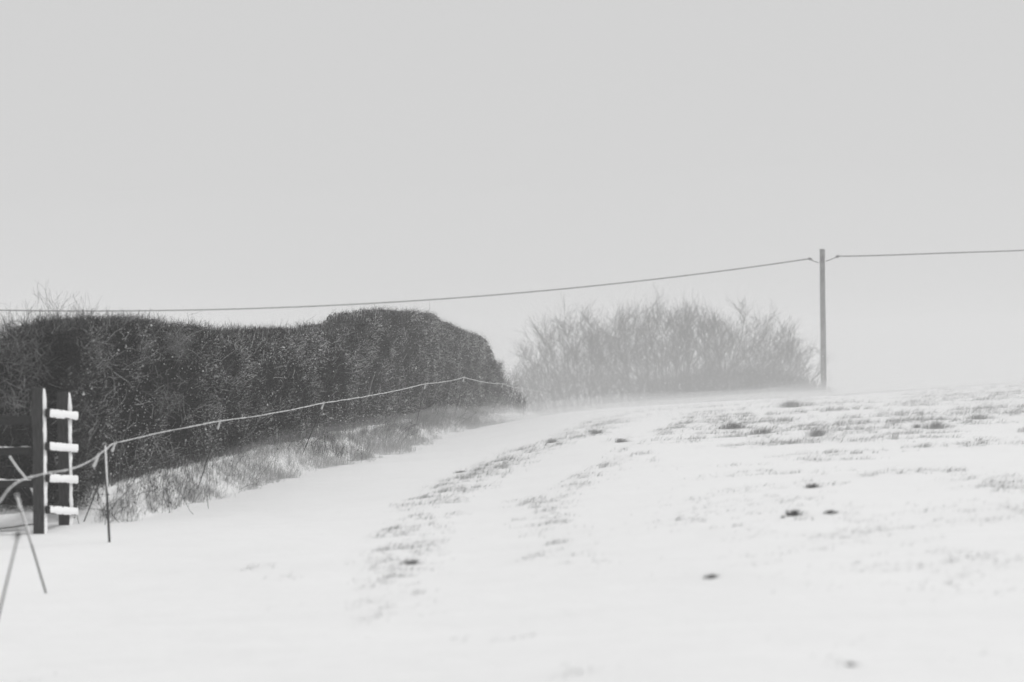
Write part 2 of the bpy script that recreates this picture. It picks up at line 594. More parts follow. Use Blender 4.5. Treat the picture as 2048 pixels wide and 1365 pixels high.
# close both ends with fans of quads
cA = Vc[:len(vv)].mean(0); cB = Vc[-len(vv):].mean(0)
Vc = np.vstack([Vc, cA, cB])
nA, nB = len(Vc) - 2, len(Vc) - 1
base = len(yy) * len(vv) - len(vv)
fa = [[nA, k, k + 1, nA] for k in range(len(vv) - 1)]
core_me = bpy.data.meshes.new("inner_shade_core")
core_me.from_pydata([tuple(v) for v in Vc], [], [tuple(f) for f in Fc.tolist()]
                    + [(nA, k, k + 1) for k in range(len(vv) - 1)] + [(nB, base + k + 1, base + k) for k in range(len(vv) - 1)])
obj("inner_shade_core", core_me, M_CORE, hedge)

# the return of the row behind the fence rails
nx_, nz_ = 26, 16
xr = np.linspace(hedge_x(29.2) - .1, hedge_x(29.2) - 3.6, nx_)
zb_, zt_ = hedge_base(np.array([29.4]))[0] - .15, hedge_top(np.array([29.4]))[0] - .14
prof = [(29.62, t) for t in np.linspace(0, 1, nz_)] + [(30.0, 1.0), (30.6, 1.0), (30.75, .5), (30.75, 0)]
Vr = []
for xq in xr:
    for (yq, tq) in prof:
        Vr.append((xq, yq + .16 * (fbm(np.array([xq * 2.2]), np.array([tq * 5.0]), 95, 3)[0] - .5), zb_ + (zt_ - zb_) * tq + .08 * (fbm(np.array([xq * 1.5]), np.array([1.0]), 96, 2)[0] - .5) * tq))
obj("inner_shade_core", mesh_np("inner_shade_core", local(np.array(Vr), hedge), grid_faces(nx_, len(prof))), M_CORE, hedge)  # the same near-black shade core for the return


def twig_batch(P0, D, L, r0, bend, g, k=3, up=0.0):
    n = len(P0)
    D = D / (np.linalg.norm(D, axis=1, keepdims=True) + 1e-9)
    pts = [P0]
    d = D.copy()
    for j in range(k - 1):
        pts.append(pts[-1] + d * (L / (k - 1))[:, None])
        d = d + g.normal(0, bend, (n, 3)); d[:, 2] += up
        d /= np.linalg.norm(d, axis=1, keepdims=True) + 1e-9
    P = np.stack(pts, 1)
    rr = r0[:, None] * np.linspace(1, 0.35, k)[None]
    return P, rr


g = np.random.default_rng(21)
parts = []
# front and top, clipped twigs; the near half gets more, since it shows larger
N = 120000
ysamp = H_D0 + (H_D1 - H_D0) * g.random(N) ** 1.25
vs = np.where(g.random(N) < 0.76, g.random(N) ** 0.92, 1 + g.random(N))
vs = np.where(g.random(N) < 0.02, 2 + g.random(N), vs)
P0, Nn = hedge_surface(ysamp, vs, inset=0.15)
P0 = P0 + g.normal(0, 0.035, P0.shape)
L = g.uniform(0.04, 0.15, N)
D = Nn * 0.8 + g.normal(0, 0.6, (N, 3)); D[:, 2] += 0.45; D[:, 0] += 0.1
D[(vs >= 1) & (vs < 2), 2] += 0.7
r0 = g.uniform(0.0022, 0.0045, N) * (1 + 0.6 * sstep(34, 60, ysamp))
P, rr = twig_batch(P0, D, L, r0, 0.0, g, 2)
clump = fbm(ysamp * 1.1, vs * 4.0 + 3, 101, 3)
dark = 0.55 + 0.45 * sstep(30, 42, ysamp) + 0.4 * sstep(44, 62, ysamp)  # shaded gaps near and haze far off put into the tone
hol = 0.12 + 0.88 * sstep(0.36, 0.58, fbm(ysamp * 0.75, vs * 2.2, 107, 3) + 0.12 * sstep(36, 56, ysamp))  # hollows darkened in the twig colour, standing in for shade
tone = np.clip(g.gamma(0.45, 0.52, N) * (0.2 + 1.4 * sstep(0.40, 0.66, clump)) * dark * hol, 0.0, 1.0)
rr = rr * (1 + 0.9 * sstep(.15, .6, tone))[:, None]  # palest twigs thickened: sunlit highlights painted by tone
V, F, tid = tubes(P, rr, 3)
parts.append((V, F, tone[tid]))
# small withered leaves, buds and cut ends
N = 150000
ysamp = H_D0 + (H_D1 - H_D0) * g.random(N) ** 1.2
vs = np.where(g.random(N) < 0.85, g.random(N), 1 + g.random(N))
P0, Nn = hedge_surface(ysamp, vs, inset=0.04)
P0 = P0 - Nn * np.abs(g.normal(0, .07, N))[:, None] + g.normal(0, .03, P0.shape)
A1 = g.normal(0, 1, (N, 3)); A1 /= np.linalg.norm(A1, axis=1, keepdims=True)
B1 = np.cross(A1, g.normal(0, 1, (N, 3))); B1 /= np.linalg.norm(B1, axis=1, keepdims=True)
ll = g.uniform(.007, .022, N)[:, None] * (1 + .5 * sstep(36, 60, ysamp))[:, None]
big = g.random(N) < .10
ll = ll * np.where(big, 1.9, 1.0)[:, None]
V = np.stack([P0 - A1 * ll, P0 + B1 * ll * .45, P0 + A1 * ll, P0 - B1 * ll * .45], 1).reshape(-1, 3)
F = np.arange(N * 4).reshape(N, 4)
clump = fbm(ysamp * 1.6, vs * 6.0 + 9, 103, 3)
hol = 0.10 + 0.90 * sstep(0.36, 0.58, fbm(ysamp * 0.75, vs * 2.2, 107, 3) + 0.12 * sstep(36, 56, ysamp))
tone = np.clip(g.gamma(0.45, 0.62, N) * (0.15 + 1.4 * sstep(0.40, 0.64, clump)) * (.6 + .4 * sstep(30, 42, ysamp) + .4 * sstep(44, 62, ysamp)) * hol, 0, 1)  # same painted hollows and distance haze in the leaf tone
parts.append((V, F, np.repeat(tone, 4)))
# fringe on the outline of the top
N = 15000
ysamp = H_D0 + (H_D1 - H_D0) * g.random(N) ** 1.4
vs = 0.93 + g.random(N) * 1.0
P0, Nn = hedge_surface(ysamp, vs, inset=0.06)
D = np.stack([g.normal(0, .95, N), g.normal(0, .95, N), np.full(N, 0.9)], -1)
L = g.uniform(0.04, 0.14, N) * (0.5 + 1.3 * sstep(.35, .7, vnoise(ysamp * 4.0, ysamp * 0, 87))); L[:90] *= 2.4
P, rr = twig_batch(P0, D, L, g.uniform(0.002, 0.004, N), 0.35, g, 3)
V, F, tid = tubes(P, rr, 3)
parts.append((V, F, np.clip(g.gamma(0.6, .25, N), 0, 1)[tid]))
# near end of the row, seen past the fence rails
N = 15000
xe = hedge_x(29.0) - 3.2 * g.random(N) + 0.1
ze = hedge_base(np.array([29.0]))[0] + (hedge_top(np.array([29.0]))[0] - hedge_base(np.array([29.0]))[0]) * g.random(N) ** 0.9
P0 = np.stack([xe, np.full(N, H_D0 + 0.40) + g.normal(0, .05, N), ze], -1)
D = np.stack([g.normal(0, .7, N), -np.abs(g.normal(0.7, .4, N)), g.normal(0.25, .6, N)], -1)
P, rr = twig_batch(P0, D, g.uniform(.10, .34, N), g.uniform(.0022, .005, N), 0.4, g, 3)
V, F, tid = tubes(P, rr, 3)
parts.append((V, F, np.clip(g.gamma(.5, .16, N), 0, 1)[tid]))
N = 5000
ye = np.full(N, H_D1 - .35) + g.normal(0, .08, N)
xe = hedge_x(ye) - H_TH * g.random(N) + .05
ze = hedge_base(ye) + (hedge_top(ye) - hedge_base(ye)) * g.random(N)
D = np.stack([g.normal(.3, .7, N), np.abs(g.normal(0.5, .4, N)), g.normal(0.25, .6, N)], -1)
P, rr = twig_batch(np.stack([xe, ye, ze], -1), D, g.uniform(.10, .3, N), g.uniform(.003, .006, N), 0.2, g, 3)
V, F, tid = tubes(P, rr, 3)
parts.append((V, F, np.clip(g.gamma(.6, .2, N), 0, 1)[tid]))
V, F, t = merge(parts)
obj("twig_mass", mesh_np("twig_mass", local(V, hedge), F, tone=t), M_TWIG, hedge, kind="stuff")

# longer bent branches, their sunlit look put into a pale tone
parts = []
N = 900
ysamp = H_D0 + 0.2 + (H_D1 - H_D0 - 3) * g.random(N) ** 1.6
vs = g.random(N) * 0.98
P0, Nn = hedge_surface(ysamp, vs, inset=0.04)
D = np.stack([g.normal(0.35, .25, N), g.normal(0, .7, N), g.normal(0.3, .6, N)], -1)
P, rr = twig_batch(P0, D, g.uniform(.10, .36, N), g.uniform(.0025, .005, N), 0.2, g, 6)
V, F, tid = tubes(P, rr, 4)
parts.append((V, F, np.clip(g.normal(0.5, .25, N), 0.05, 1)[tid]))
# tangles of pale shoots
for (px, py, dd, rad, cnt) in [(15, 690, 29.2, 0.24, 200), (60, 735, 29.2, 0.26, 150), (165, 700, 30.2, 0.16, 260), (75, 690, 29.2, .2, 70),
                               (355, 690, 34.0, 0.20, 320), (30, 800, 28.8, .2, 120), (330, 800, 33.3, .25, 160)]:
    c = pix(px, py, dd)
    P0 = c + g.normal(0, rad * 0.5, (cnt, 3))
    P, rr = twig_batch(P0, g.normal(0, 1, (cnt, 3)) + np.array([-.2, -.1, .35]), g.uniform(.10, .34, cnt), g.uniform(.002, .0038, cnt), 0.2, g, 5)
    V, F, tid = tubes(P, rr, 3)
    parts.append((V, F, np.clip(g.normal(0.30, .16, cnt), 0.03, 1)[tid]))
# stout stems at the foot
N = 240
ysamp = H_D0 + 0.6 + (H_D1 - H_D0 - 4) * g.random(N) ** 1.3
P0 = np.stack([hedge_x(ysamp) - g.uniform(0.1, 0.35, N), ysamp, hedge_base(ysamp) - 0.05], -1)
D = np.stack([g.normal(0, .2, N), g.normal(0, .25, N), np.ones(N)], -1)
P, rr = twig_batch(P0, D, g.uniform(.5, 1.3, N), g.uniform(.009, .022, N), 0.18, g, 6)
V, F, tid = tubes(P, rr, 5)
parts.append((V, F, np.clip(g.normal(0.22, .12, N), 0.02, 1)[tid]))
V, F, t = merge(parts)
obj("pale_branches", mesh_np("pale_branches", local(V, hedge), F, tone=t), M_TWIG, hedge, kind="stuff",
    label="pale bent shoots and stems on the face of the hedge")

# caught snow
def flecks(C, rad, g):
    n = len(C)
    base_v = np.array([[1, 0, 0], [-1, 0, 0], [0, 1, 0], [0, -1, 0], [0, 0, 1], [0, 0, -1]], float)
    bf = np.array([[0, 2, 4], [2, 1, 4], [1, 3, 4], [3, 0, 4], [2, 0, 5], [1, 2, 5], [3, 1, 5], [0, 3, 5]])
    sc = rad[:, None, None] * g.uniform(0.5, 1.4, (n, 6, 1))
    V = C[:, None, :] + base_v[None] * sc
    F = (np.arange(n) * 6)[:, None, None] + bf[None]
    return V.reshape(-1, 3), F.reshape(-1, 3)


N = 6500
ysamp = H_D0 + 0.2 + (H_D1 - H_D0 - 4) * g.random(N) ** 1.25
vs = g.random(N) ** 1.5 * 0.95
P0, Nn = hedge_surface(ysamp, vs, inset=-0.02)
P0 = P0 + g.normal(0, .05, P0.shape)
keep = fbm(ysamp * 1.8, vs * 6, 111, 3) > 0.53
P0 = P0[keep]
V, F = flecks(P0, g.uniform(.003, .008, len(P0)) * np.where(g.random(len(P0)) < .08, 2.2, 1), g)
obj("caught_snow", mesh_np("caught_snow", local(V, hedge), F), M_SNOWCRUST, hedge, kind="stuff")


# ---------------------------------------------------------------- wooden fence at the end of the hedge
def up_from(a, b):
    return np.linalg.norm(np.asarray(b) - np.asarray(a))


A = pix(80, 1055, 27.5); A[2] = gz(A[0], A[1]) - 0.02
B = pix(131, 1045, 28.8); B[2] = gz(B[0], B[1]) - 0.02
fence = empty("timber_fence", (A[0], A[1], A[2]), "dark wooden post and board fence plastered with snow at the near end of the hedge", "fence")
FO = np.array(fence.location)


def lean_box(name, base, topp, sx, sy, m, rotz=0.0, seed=0, bevel=0.008, jit=0.003):
    base = np.asarray(base, float); topp = np.asarray(topp, float)
    L = up_from(base, topp)
    o = obj(name, box_mesh(name, sx, sy, L, bevel, jit, 6, seed), m, fence)
    from mathutils import Vector
    d = Vector(topp - base)
    q = d.to_track_quat('Z', 'Y')
    o.rotation_mode = 'QUATERNION'
    # keep the post's own faces square to the fence
    from mathutils import Quaternion
    z = Vector((0, 0, 1))
    o.rotation_quaternion = z.rotation_difference(d.normalized()) @ Quaternion(z, rotz)
    o.location = tuple(base - FO)
    return o


topA = pix(77, 775, 27.5); topB = pix(127, 784, 28.8)
rz_panel = -math.atan2(0.09, 1.3)
postA = lean_box("post", A - np.array([0, 0, .25]), topA, 0.125, 0.11, M_WOOD, rz_panel, 1)
postB = lean_box("post", B - np.array([0, 0, .25]), topB, 0.135, 0.11, M_WOOD, rz_panel, 2)
# wind-packed snow on the right-hand faces of the posts


def crust(parent, pts_y, zs, xoff, wid, thick, name="snow_crust", seed=0, lumps=0.5):
    """a thin uneven slab: columns along z, lying on the +x face of its parent (local coordinates)"""
    g2 = np.random.default_rng(seed)
    nz, ny = len(zs), 5
    t = np.linspace(-1, 1, ny)
    V = []
    for i, z in enumerate(zs):
        e = 0.25 if i in (0, nz - 1) else 1.0
        wv = wid * (1 + g2.normal(0, .06))
        for j in range(ny):
            prof = (1 - abs(t[j]) ** 6) * e
            V.append((xoff + thick * prof * (1 + lumps * g2.normal(0, .35)), pts_y + t[j] * wv / 2, z))
    F = grid_faces(nz, ny)
    me = mesh_np(name, np.array(V), F, True)
    return obj(name, me, M_SNOWCRUST, parent)


LA = up_from(A - np.array([0, 0, .25]), topA)
LB = up_from(B - np.array([0, 0, .25]), topB)
crust(postA, 0.0, np.linspace(0.24, LA - .015, 26), 0.060, 0.10, 0.022, seed=5)
crust(postB, 0.0, np.linspace(0.24, LB - .01, 26), 0.0645, 0.10, 0.024, seed=6)
# four boards from post to post, ends towards the camera
for k, (y0, y1, h0) in enumerate([(827, 832.5, 0.092), (893, 897.5, 0.09), (956.5, 960, 0.09), (1020, 1024, 0.085)]):
    p0 = pix(92.5, y0, 27.44); p1 = pix(152, y1, 28.95)
    p0[0] += 0.012
    L = up_from(p0, p1)
    from mathutils import Vector, Matrix
    d = Vector(p1 - p0).normalized()
    side = d.cross(Vector((0, 0, 1))).normalized()
    upv = side.cross(d).normalized()
    bo = obj("board", box_mesh("board", 0.05, h0, L, 0.005, 0.0025, 7, 30 + k), M_WOOD, fence)
    mtx = Matrix((side, upv, d)).transposed().to_4x4()
    mtx.translation = Vector(p0 - FO)
    bo.matrix_local = mtx
    # end grain towards the camera, and packed snow along the outer face
    eg = obj("end_grain", box_mesh("end_grain", 0.046, h0 - .008, 0.006, 0.001), M_CUT_SHADE, bo)
    eg.location = (0, 0, -0.004)
    crust(bo, 0.002, np.linspace(0.015, L + .01, 30), 0.0235, h0 + .004, 0.013, seed=40 + k, lumps=0.35)
# rails running off to the left
for k, (y0, y1, hh) in enumerate([(842, 838, .10), (902, 903, .085), (968, 966, .085)]):
    p0 = pix(66, y0, 27.53); p1 = pix(-190, y1, 27.60)
    L = up_from(p0, p1)
    d = Vector(p1 - p0).normalized()
    side = d.cross(Vector((0, 0, 1))).normalized()
    upv = side.cross(d).normalized()
    ra = obj("rail", box_mesh("rail", 0.045, hh, L, 0.005, 0.004, 8, 60 + k), M_CUT_SHADE, fence)  # same timber as the posts, shade put into its darker tone
    mtx = Matrix((side, upv, d)).transposed().to_4x4()
    mtx.translation = Vector(p0 - FO)
    ra.matrix_local = mtx
    if k >= 1:
        g2 = np.random.default_rng(70 + k)
        zs = np.linspace(0.02, L - .02, 40)
        V = []
        for z in zs:
            hh2 = 0.010 * (0.4 + 1.2 * g2.random())
            for tt in np.linspace(-1, 1, 5):
                V.append((tt * 0.026, hh / 2 - 0.003 + hh2 * (1 - abs(tt) ** 3), z))
        obj("snow_cap", mesh_np("snow_cap", np.array(V), grid_faces(len(zs), 5), True), M_SNOWCRUST, ra)
# the post the rails run to, outside the picture
C0 = pix(-190, 1050, 27.65); C0[2] = gz(C0[0], C0[1]) - .25
lean_box("post", C0, C0 + np.array([0, 0, 1.75]), .12, .11, M_WOOD, 0, 9)

# leaning snow-coated stick between the rails
stk = [pix(18, 914, 28.0), pix(34, 938, 28.0), pix(50, 957, 27.95), pix(66, 986, 27.95), pix(78, 1030, 28.0)]
stk[-1][2] = gz(stk[-1][0], 28.0) - .03
st = empty("fallen_branch", tuple(stk[-1]), "thin snow coated branch leaning behind the lower rails of the wooden fence", "branch")
obj("stem", tube_mesh("stem", np.array(stk) - np.array(st.location), 0.016, 6), M_BARK, st)
obj("snow_coat", tube_mesh("snow_coat", np.array(stk) - np.array(st.location) + np.array([.008, -0.008, 0.010]), 0.0165, 6), M_SNOWCRUST, st)
# snow-topped log at the foot of the rails
lg0 = pix(-30, 1037, 27.9); lg1 = pix(66, 1027, 28.2)
lg0[2] = gz(lg0[0], lg0[1]) + .06; lg1[2] = gz(lg1[0], lg1[1]) + .10
ts = np.linspace(0, 1, 8)[:, None]
LP = lg0 + (lg1 - lg0) * ts + np.random.default_rng(3).normal(0, .008, (8, 3))
lg = empty("fallen_log", tuple(lg0), "snow topped log lying on the ground under the fence rails", "log")
obj("trunk", tube_mesh("trunk", LP - lg0, np.linspace(.055, .042, 8), 9), M_BARK, lg)
obj("snow_cap", tube_mesh("snow_cap", LP - lg0 + np.array([0.01, -.035, .045]), np.linspace(.085, .07, 8), 9), M_SNOWCRUST, lg)

# ---------------------------------------------------------------- electric fence: rods, clips and rope
RODS = [  # base pixel, top pixel, radius, clip, label
    ((219, 1080), (209, 890), 0.0135, True, "thick dark fence rod standing upright in the snow right of the wooden fence"),
    ((168, 1045), (231, 886), 0.0075, True, "thin dark rod leaning right just behind the upright rod beside the wooden fence"),
    ((395, 980), (440, 843), 0.006, True, "thin leaning rod in the bank grass, second clip on the rope past the upright rod"),
    ((603, 915), (648, 806), 0.007, True, "leaning dark rod in the bank grass where the rope passes the middle of the hedge"),
    ((832, 850), (851, 768), 0.007, True, "thin leaning rod holding the rope below the tall rounded part of the hedge"),
    ((908, 838), (928, 755), 0.007, True, "rod under the peak of the rope near the far end of the hedge"),
    ((985, 828), (1006, 768), 0.007, True, "last rod but one, where the rope dips at the far end of the hedge"),
    ((1032, 826), (1045, 777), 0.007, True, "farthest rod at the end of the rope where the hedge meets the blowing snow"),
    ((92, 1187), (34, 992), 0.0085, True, "blurred foreground rod leaning left, with a pale tip, at the left edge"),
]
tops = []
for i, (bp, tp, rad, clip, lab) in enumerate(RODS):
    b = ground_at(*bp)
    if i == 0:
        b = pix(219, 1080, 26.0); b[2] = gz(b[0], b[1])
    t = pix(tp[0], tp[1], b[1] + 0.02)
    ro = empty("fence_rod", tuple(b), lab, "fence rod", "rods of the rope fence")
    d = (t - b) / np.linalg.norm(t - b)
    obj("rod", tube_mesh("rod", np.array([b - d * .15, b + (t - b) * .3, b + (t - b) * .6, t + d * .0]) - b, rad, 7), M_ROD, ro)
    if i in (0, 8):
        fr = np.array([b + (t - b) * q for q in (.5, .62, .75, .88, .99)]) + np.array([.006, -.002, 0]) - b
        obj("frost", tube_mesh("frost", fr, rad * np.array([.5, .85, .95, .95, .9]), 6), M_SNOWCRUST, ro)
    ln = 0.115 if i else 0.10
    c1 = t - d * 0.012
    c0 = t - d * ln
    offs = np.array([0.0, -0.004, 0])
    if i == 0:
        c1 = pix(199, 907, b[1] - .03); c0 = pix(187, 935, b[1] - .03); offs = 0
    ks = np.linspace(0, 1, 6)[:, None]
    obj("clip", tube_mesh("clip", c0 + (c1 - c0) * ks + offs - b, np.array([.015, .018, .016, .013, .012, .016]) * (1 if b[1] > 24 else .9), 8), M_CLIP, ro)
    # the eye the rope runs through
    an = np.linspace(0, 2 * np.pi, 11)
    eye = t + np.stack([0.017 * np.cos(an), 0 * an, 0.017 * np.sin(an) + .004], -1)
    obj("eye", tube_mesh("eye", eye - b, 0.004, 5, caps=False), M_CLIP, ro)
    tops.append((t, b))

rp_pts = [pix(-140, 1290, 15.5), pix(-60, 1100, 18.3), pix(-20, 1030, 19.4), pix(0, 1003, 20.0), pix(20, 976, 20.7), pix(48, 959, 21.8), pix(92, 948, 23.2),
          pix(150, 936, 24.8), pix(185, 920, 25.7), tops[0][0] + np.array([0, 0, -.06]), tops[1][0]]


def sag(a, b, drop, k=8):
    t = np.linspace(0, 1, k + 1)[1:, None]
    return a + (b - a) * t - np.array([0, 0, 1.0]) * (4 * drop * t * (1 - t))


for (i, j, dr) in [(1, 2, -.012), (2, 3, .02), (3, 4, .03), (4, 5, .03), (5, 6, .04), (6, 7, .03)]:
    rp_pts.extend(list(sag(tops[i][0], tops[j][0], dr)))
last = rp_pts[-1]
rp_pts.append(last + np.array([0.9, 3.5, -0.25]))
rp_pts = np.array(rp_pts)
# resample, then lay a slight twist on it
seg = np.concatenate([[0], np.cumsum(np.linalg.norm(np.diff(rp_pts, axis=0), axis=1))])


def smooth_path(pts, s, n):
    """Catmull-Rom through the points"""
    q = np.linspace(0, s[-1], n)
    k = np.clip(np.searchsorted(s, q, side='right') - 1, 0, len(pts) - 2)
    t = ((q - s[k]) / (s[k + 1] - s[k]))[:, None]
    p0 = pts[np.maximum(k - 1, 0)]; p1 = pts[k]; p2 = pts[k + 1]; p3 = pts[np.minimum(k + 2, len(pts) - 1)]
    d1 = (s[k + 1] - s[k])[:, None]
    m1 = (p2 - p0) / (s[k + 1] - s[np.maximum(k - 1, 0)])[:, None] * d1
    m2 = (p3 - p1) / (s[np.minimum(k + 2, len(pts) - 1)] - s[k])[:, None] * d1
    return ((2 * t ** 3 - 3 * t ** 2 + 1) * p1 + (t ** 3 - 2 * t ** 2 + t) * m1 + (-2 * t ** 3 + 3 * t ** 2) * p2 + (t ** 3 - t ** 2) * m2)


n = 1400
path = smooth_path(rp_pts, seg, n)
tw = np.linspace(0, seg[-1], n)
g2 = np.random.default_rng(8)
path[:, 2] += 0.004 * np.sin(tw * 60) + 0.010 * (vnoise(tw * 1.7, tw * 0, 5) - .5)
path[:, 0] += 0.004 * np.cos(tw * 60)
rad = 0.0076 * (1 + 0.8 * (vnoise(tw * 9, tw * 0, 6) - .5))
ropeo = obj("electric_fence_rope", tube_mesh("electric_fence_rope", path - path[0], rad, 6), M_ROPE, None, tuple(path[0]),
            label="pale iced rope strung along the hedge on thin leaning rods", category="rope")

# ---------------------------------------------------------------- telegraph pole and cables
PD = 110.0
pt = pix(1644.5, 499, PD)
pbz = gz(pt[0], PD) - 0.1
pole = empty("telegraph_pole", (pt[0], PD, pbz), "tall plain wooden telegraph pole standing beyond the crest of the field", "pole")
hh = pt[2] - pbz
zz = np.linspace(0, hh, 40)
an = np.arange(18) * 2 * np.pi / 18
V = []
for z in zz:
    r_ = 0.145 - 0.025 * z / hh
    for a in an:
        V.append((r_ * math.cos(a) * (1 + .02 * math.sin(3 * a + z)) + 0.09 * (1 - z / hh), r_ * math.sin(a), z))
V = np.array(V)
idx = np.arange(len(V)).reshape(len(zz), 18)
F = np.stack([idx[:-1], np.roll(idx, -1, 1)[:-1], np.roll(idx, -1, 1)[1:], idx[1:]], -1).reshape(-1, 4)
obj("shaft", mesh_np("shaft", V, F, True), M_POLE, pole)
capm = tube_mesh("cut_top", np.array([[0, 0, hh - .05], [0, 0, hh + .012]]), 0.119, 18, True, False)
obj("cut_top", capm, M_POLE, pole)
# wind-packed snow on its right flank
V = []
g2 = np.random.default_rng(31)
zs = np.linspace(0.3, hh - .4, 50)
for i, z in enumerate(zs):
    r_ = 0.145 - 0.025 * z / hh
    wv = 0.30 + 0.25 * (1 - z / hh) + g2.normal(0, .05)
    for tt in np.linspace(-1, 1, 5):
        a = -0.15 + tt * wv
        rr_ = r_ - 0.004 + 0.022 * (1 - tt * tt)
        V.append((rr_ * math.cos(a) + 0.09 * (1 - z / hh), rr_ * math.sin(a), z))
obj("snow_crust", mesh_np("snow_crust", np.array(V), grid_faces(len(zs), 5), True), M_SNOWCRUST, pole)
PO = np.array([pt[0], PD, pbz])
kl = pix(1619, 518, PD - .15); kr = pix(1676, 513, PD - .1)
al = pix(1637, 526, PD - .12); ar = pix(1651, 523, PD - .12)
for a_, k_ in ((al, kl), (ar, kr)):
    ks = np.linspace(0, 1, 6)[:, None]
    ln = a_ + (k_ - a_) * ks; ln[:, 2] -= 0.02 * (4 * ks * (1 - ks))[:, 0]
    obj("link", tube_mesh("link", ln - PO, 0.022, 6), M_CABLE, pole)
    dv = (k_ - a_) / np.linalg.norm(k_ - a_)
    obj("clamp", tube_mesh("clamp", np.array([k_ - dv * .12, k_ - dv * .06, k_, k_ + dv * .07]) - PO, np.array([.03, .062, .062, .03]), 8), M_CABLE, pole)
bk = pix(1644.5, 525, PD)
ring = np.stack([0.128 * np.cos(np.linspace(0, 6.283, 19)), .128 * np.sin(np.linspace(0, 6.283, 19)), 0 * np.linspace(0, 1, 19)], -1)
obj("band", tube_mesh("band", bk + ring - PO, 0.014, 5, caps=False), M_CABLE, pole)

lp = np.array([(-420, 606), (-200, 615), (0, 621.5), (180, 622.5), (330, 621), (520, 616), (740, 607), (950, 594), (1180, 573), (1400, 547), (1619, 518)], float)
lx = np.linspace(-420, 1619, 120)
cf = np.polyfit(lp[:, 0], lp[:, 1], 4)
ly = np.polyval(cf, lx)
ly += 518 - ly[-1]
LC = np.array([pix(a, b, np.interp(a, [-420, 1619], [100, PD - .15])) for a, b in zip(lx, ly)])
LC[-1] = kl
obj("overhead_cable", tube_mesh("overhead_cable", LC - LC[0], 0.030, 6), M_CABLE, None, tuple(LC[0]),
    label="long overhead cable sagging from the pole across the sky to the left", category="cable", group="cables on the pole")
rx = np.linspace(1676, 2500, 50)
ry = np.interp(rx, [1676, 1750, 1850, 2048, 2250, 2500], [513.5, 512, 508, 501.5, 491, 476])
ry = np.convolve(np.pad(ry, 4, mode='edge'), np.ones(9) / 9, 'valid')
ry[0] = 513
RC = np.array([pix(a, b, np.interp(a, [1676, 2500], [PD - .1, 116])) for a, b in zip(rx, ry)])
RC[0] = kr
obj("overhead_cable", tube_mesh("overhead_cable", RC - RC[0], 0.030, 6), M_CABLE, None, tuple(RC[0]),
    label="short stretch of overhead cable leaving the pole to the right", category="cable", group="cables on the pole")


# ---------------------------------------------------------------- bare trees
def grow(base, height, spread, stems, seed, lean=(0, 0), dens=1.0, rmin=0.007, low=0.15, tr=1.0):
    """upright bushy bare tree: stems fan out from the base, side shoots sweep up. Returns trunk and crown tubes"""
    g3 = np.random.default_rng(seed)
    trunk, crown = [], []

    def wander(p, d, L, k, bend, up):
        pts = [p]; d = d / np.linalg.norm(d)
        for j in range(k - 1):
            p = p + d * (L / (k - 1)); pts.append(p)
            d = d + g3.normal(0, bend, 3); d[2] += up
            d = d / np.linalg.norm(d)
        return np.array(pts), d

    for s in range(stems):
        a = g3.uniform(0, 2 * np.pi)
        f = (s + 0.5) / stems * 2 - 1 if stems > 1 else 0
        d0 = np.array([f * spread / height * 0.9 + lean[0] + g3.normal(0, .06), math.sin(a) * 0.25 + lean[1], 1.0])
        L0 = height * g3.uniform(0.72, 0.92) * (1 - 0.22 * abs(f))
        p0 = np.array(base) + np.array([f * 0.35, g3.normal(0, .25), -0.1])
        pts, _ = wander(p0, d0, L0, 8, 0.09, 0.03)
        rs = tr * np.linspace(0.040, 0.010, 8) * (height / 6) * g3.uniform(.8, 1.2)
        trunk.append((pts, rs))
        nb = int(15 * dens)
        for b in range(nb):
            t = low + (1 - low) * g3.random() ** 0.8
            k = t * 7; i = min(int(k), 6); q = pts[i] + (pts[i + 1] - pts[i]) * (k - i)
            dd = (pts[i + 1] - pts[i]); dd = dd / np.linalg.norm(dd)
            side = g3.normal(0, 1, 3); side[2] *= 0.2
            d1 = dd * 0.75 + side / np.linalg.norm(side) * 0.75
            L1 = height * g3.uniform(0.14, 0.34) * (1.15 - 0.55 * t)
            p1, _ = wander(q, d1, L1, 6, 0.16, 0.14)
            r1 = tr * np.linspace(0.013, 0.006, 6) * (height / 6)
            crown.append((p1, np.maximum(r1, rmin)))
            for c in range(int(9 * dens)):
                t2 = g3.uniform(.2, 1); k2 = t2 * 5; i2 = min(int(k2), 4)
                q2 = p1[i2] + (p1[i2 + 1] - p1[i2]) * (k2 - i2)
                dv = p1[i2 + 1] - p1[i2]; dv = dv / np.linalg.norm(dv)
                sd = g3.normal(0, 1, 3); sd[2] = sd[2] * .3 + .15
                d2 = dv * 0.8 + sd / np.linalg.norm(sd) * 0.7
                p2, _ = wander(q2, d2, height * g3.uniform(.05, .15), 6, 0.2, 0.12)
                crown.append((p2, np.maximum(tr * np.linspace(.007, .004, 6) * (height / 6), rmin * .8)))
    return trunk, crown


def tree(name, base, height, spread, stems, seed, label, category, group, lean=(0, 0), dens=1.0, rmin=.007, low=.15, m=None, tr=1.0):
    trunk, crown = grow((0, 0, 0), height, spread, stems, seed, lean, dens, rmin, low, tr)
    t = empty(name, tuple(base), label, category, group)
    V, F, _ = tubes(np.array([a for a, b in trunk]), np.array([b for a, b in trunk]), 5)
    obj("trunk", mesh_np("trunk", V, F, True), m or M_BARK, t)
    V, F, _ = tubes(np.array([a for a, b in crown]), np.array([b for a, b in crown]), 3)
    obj("crown", mesh_np("crown", V, F), m or M_BARK, t, kind="stuff")
    return t


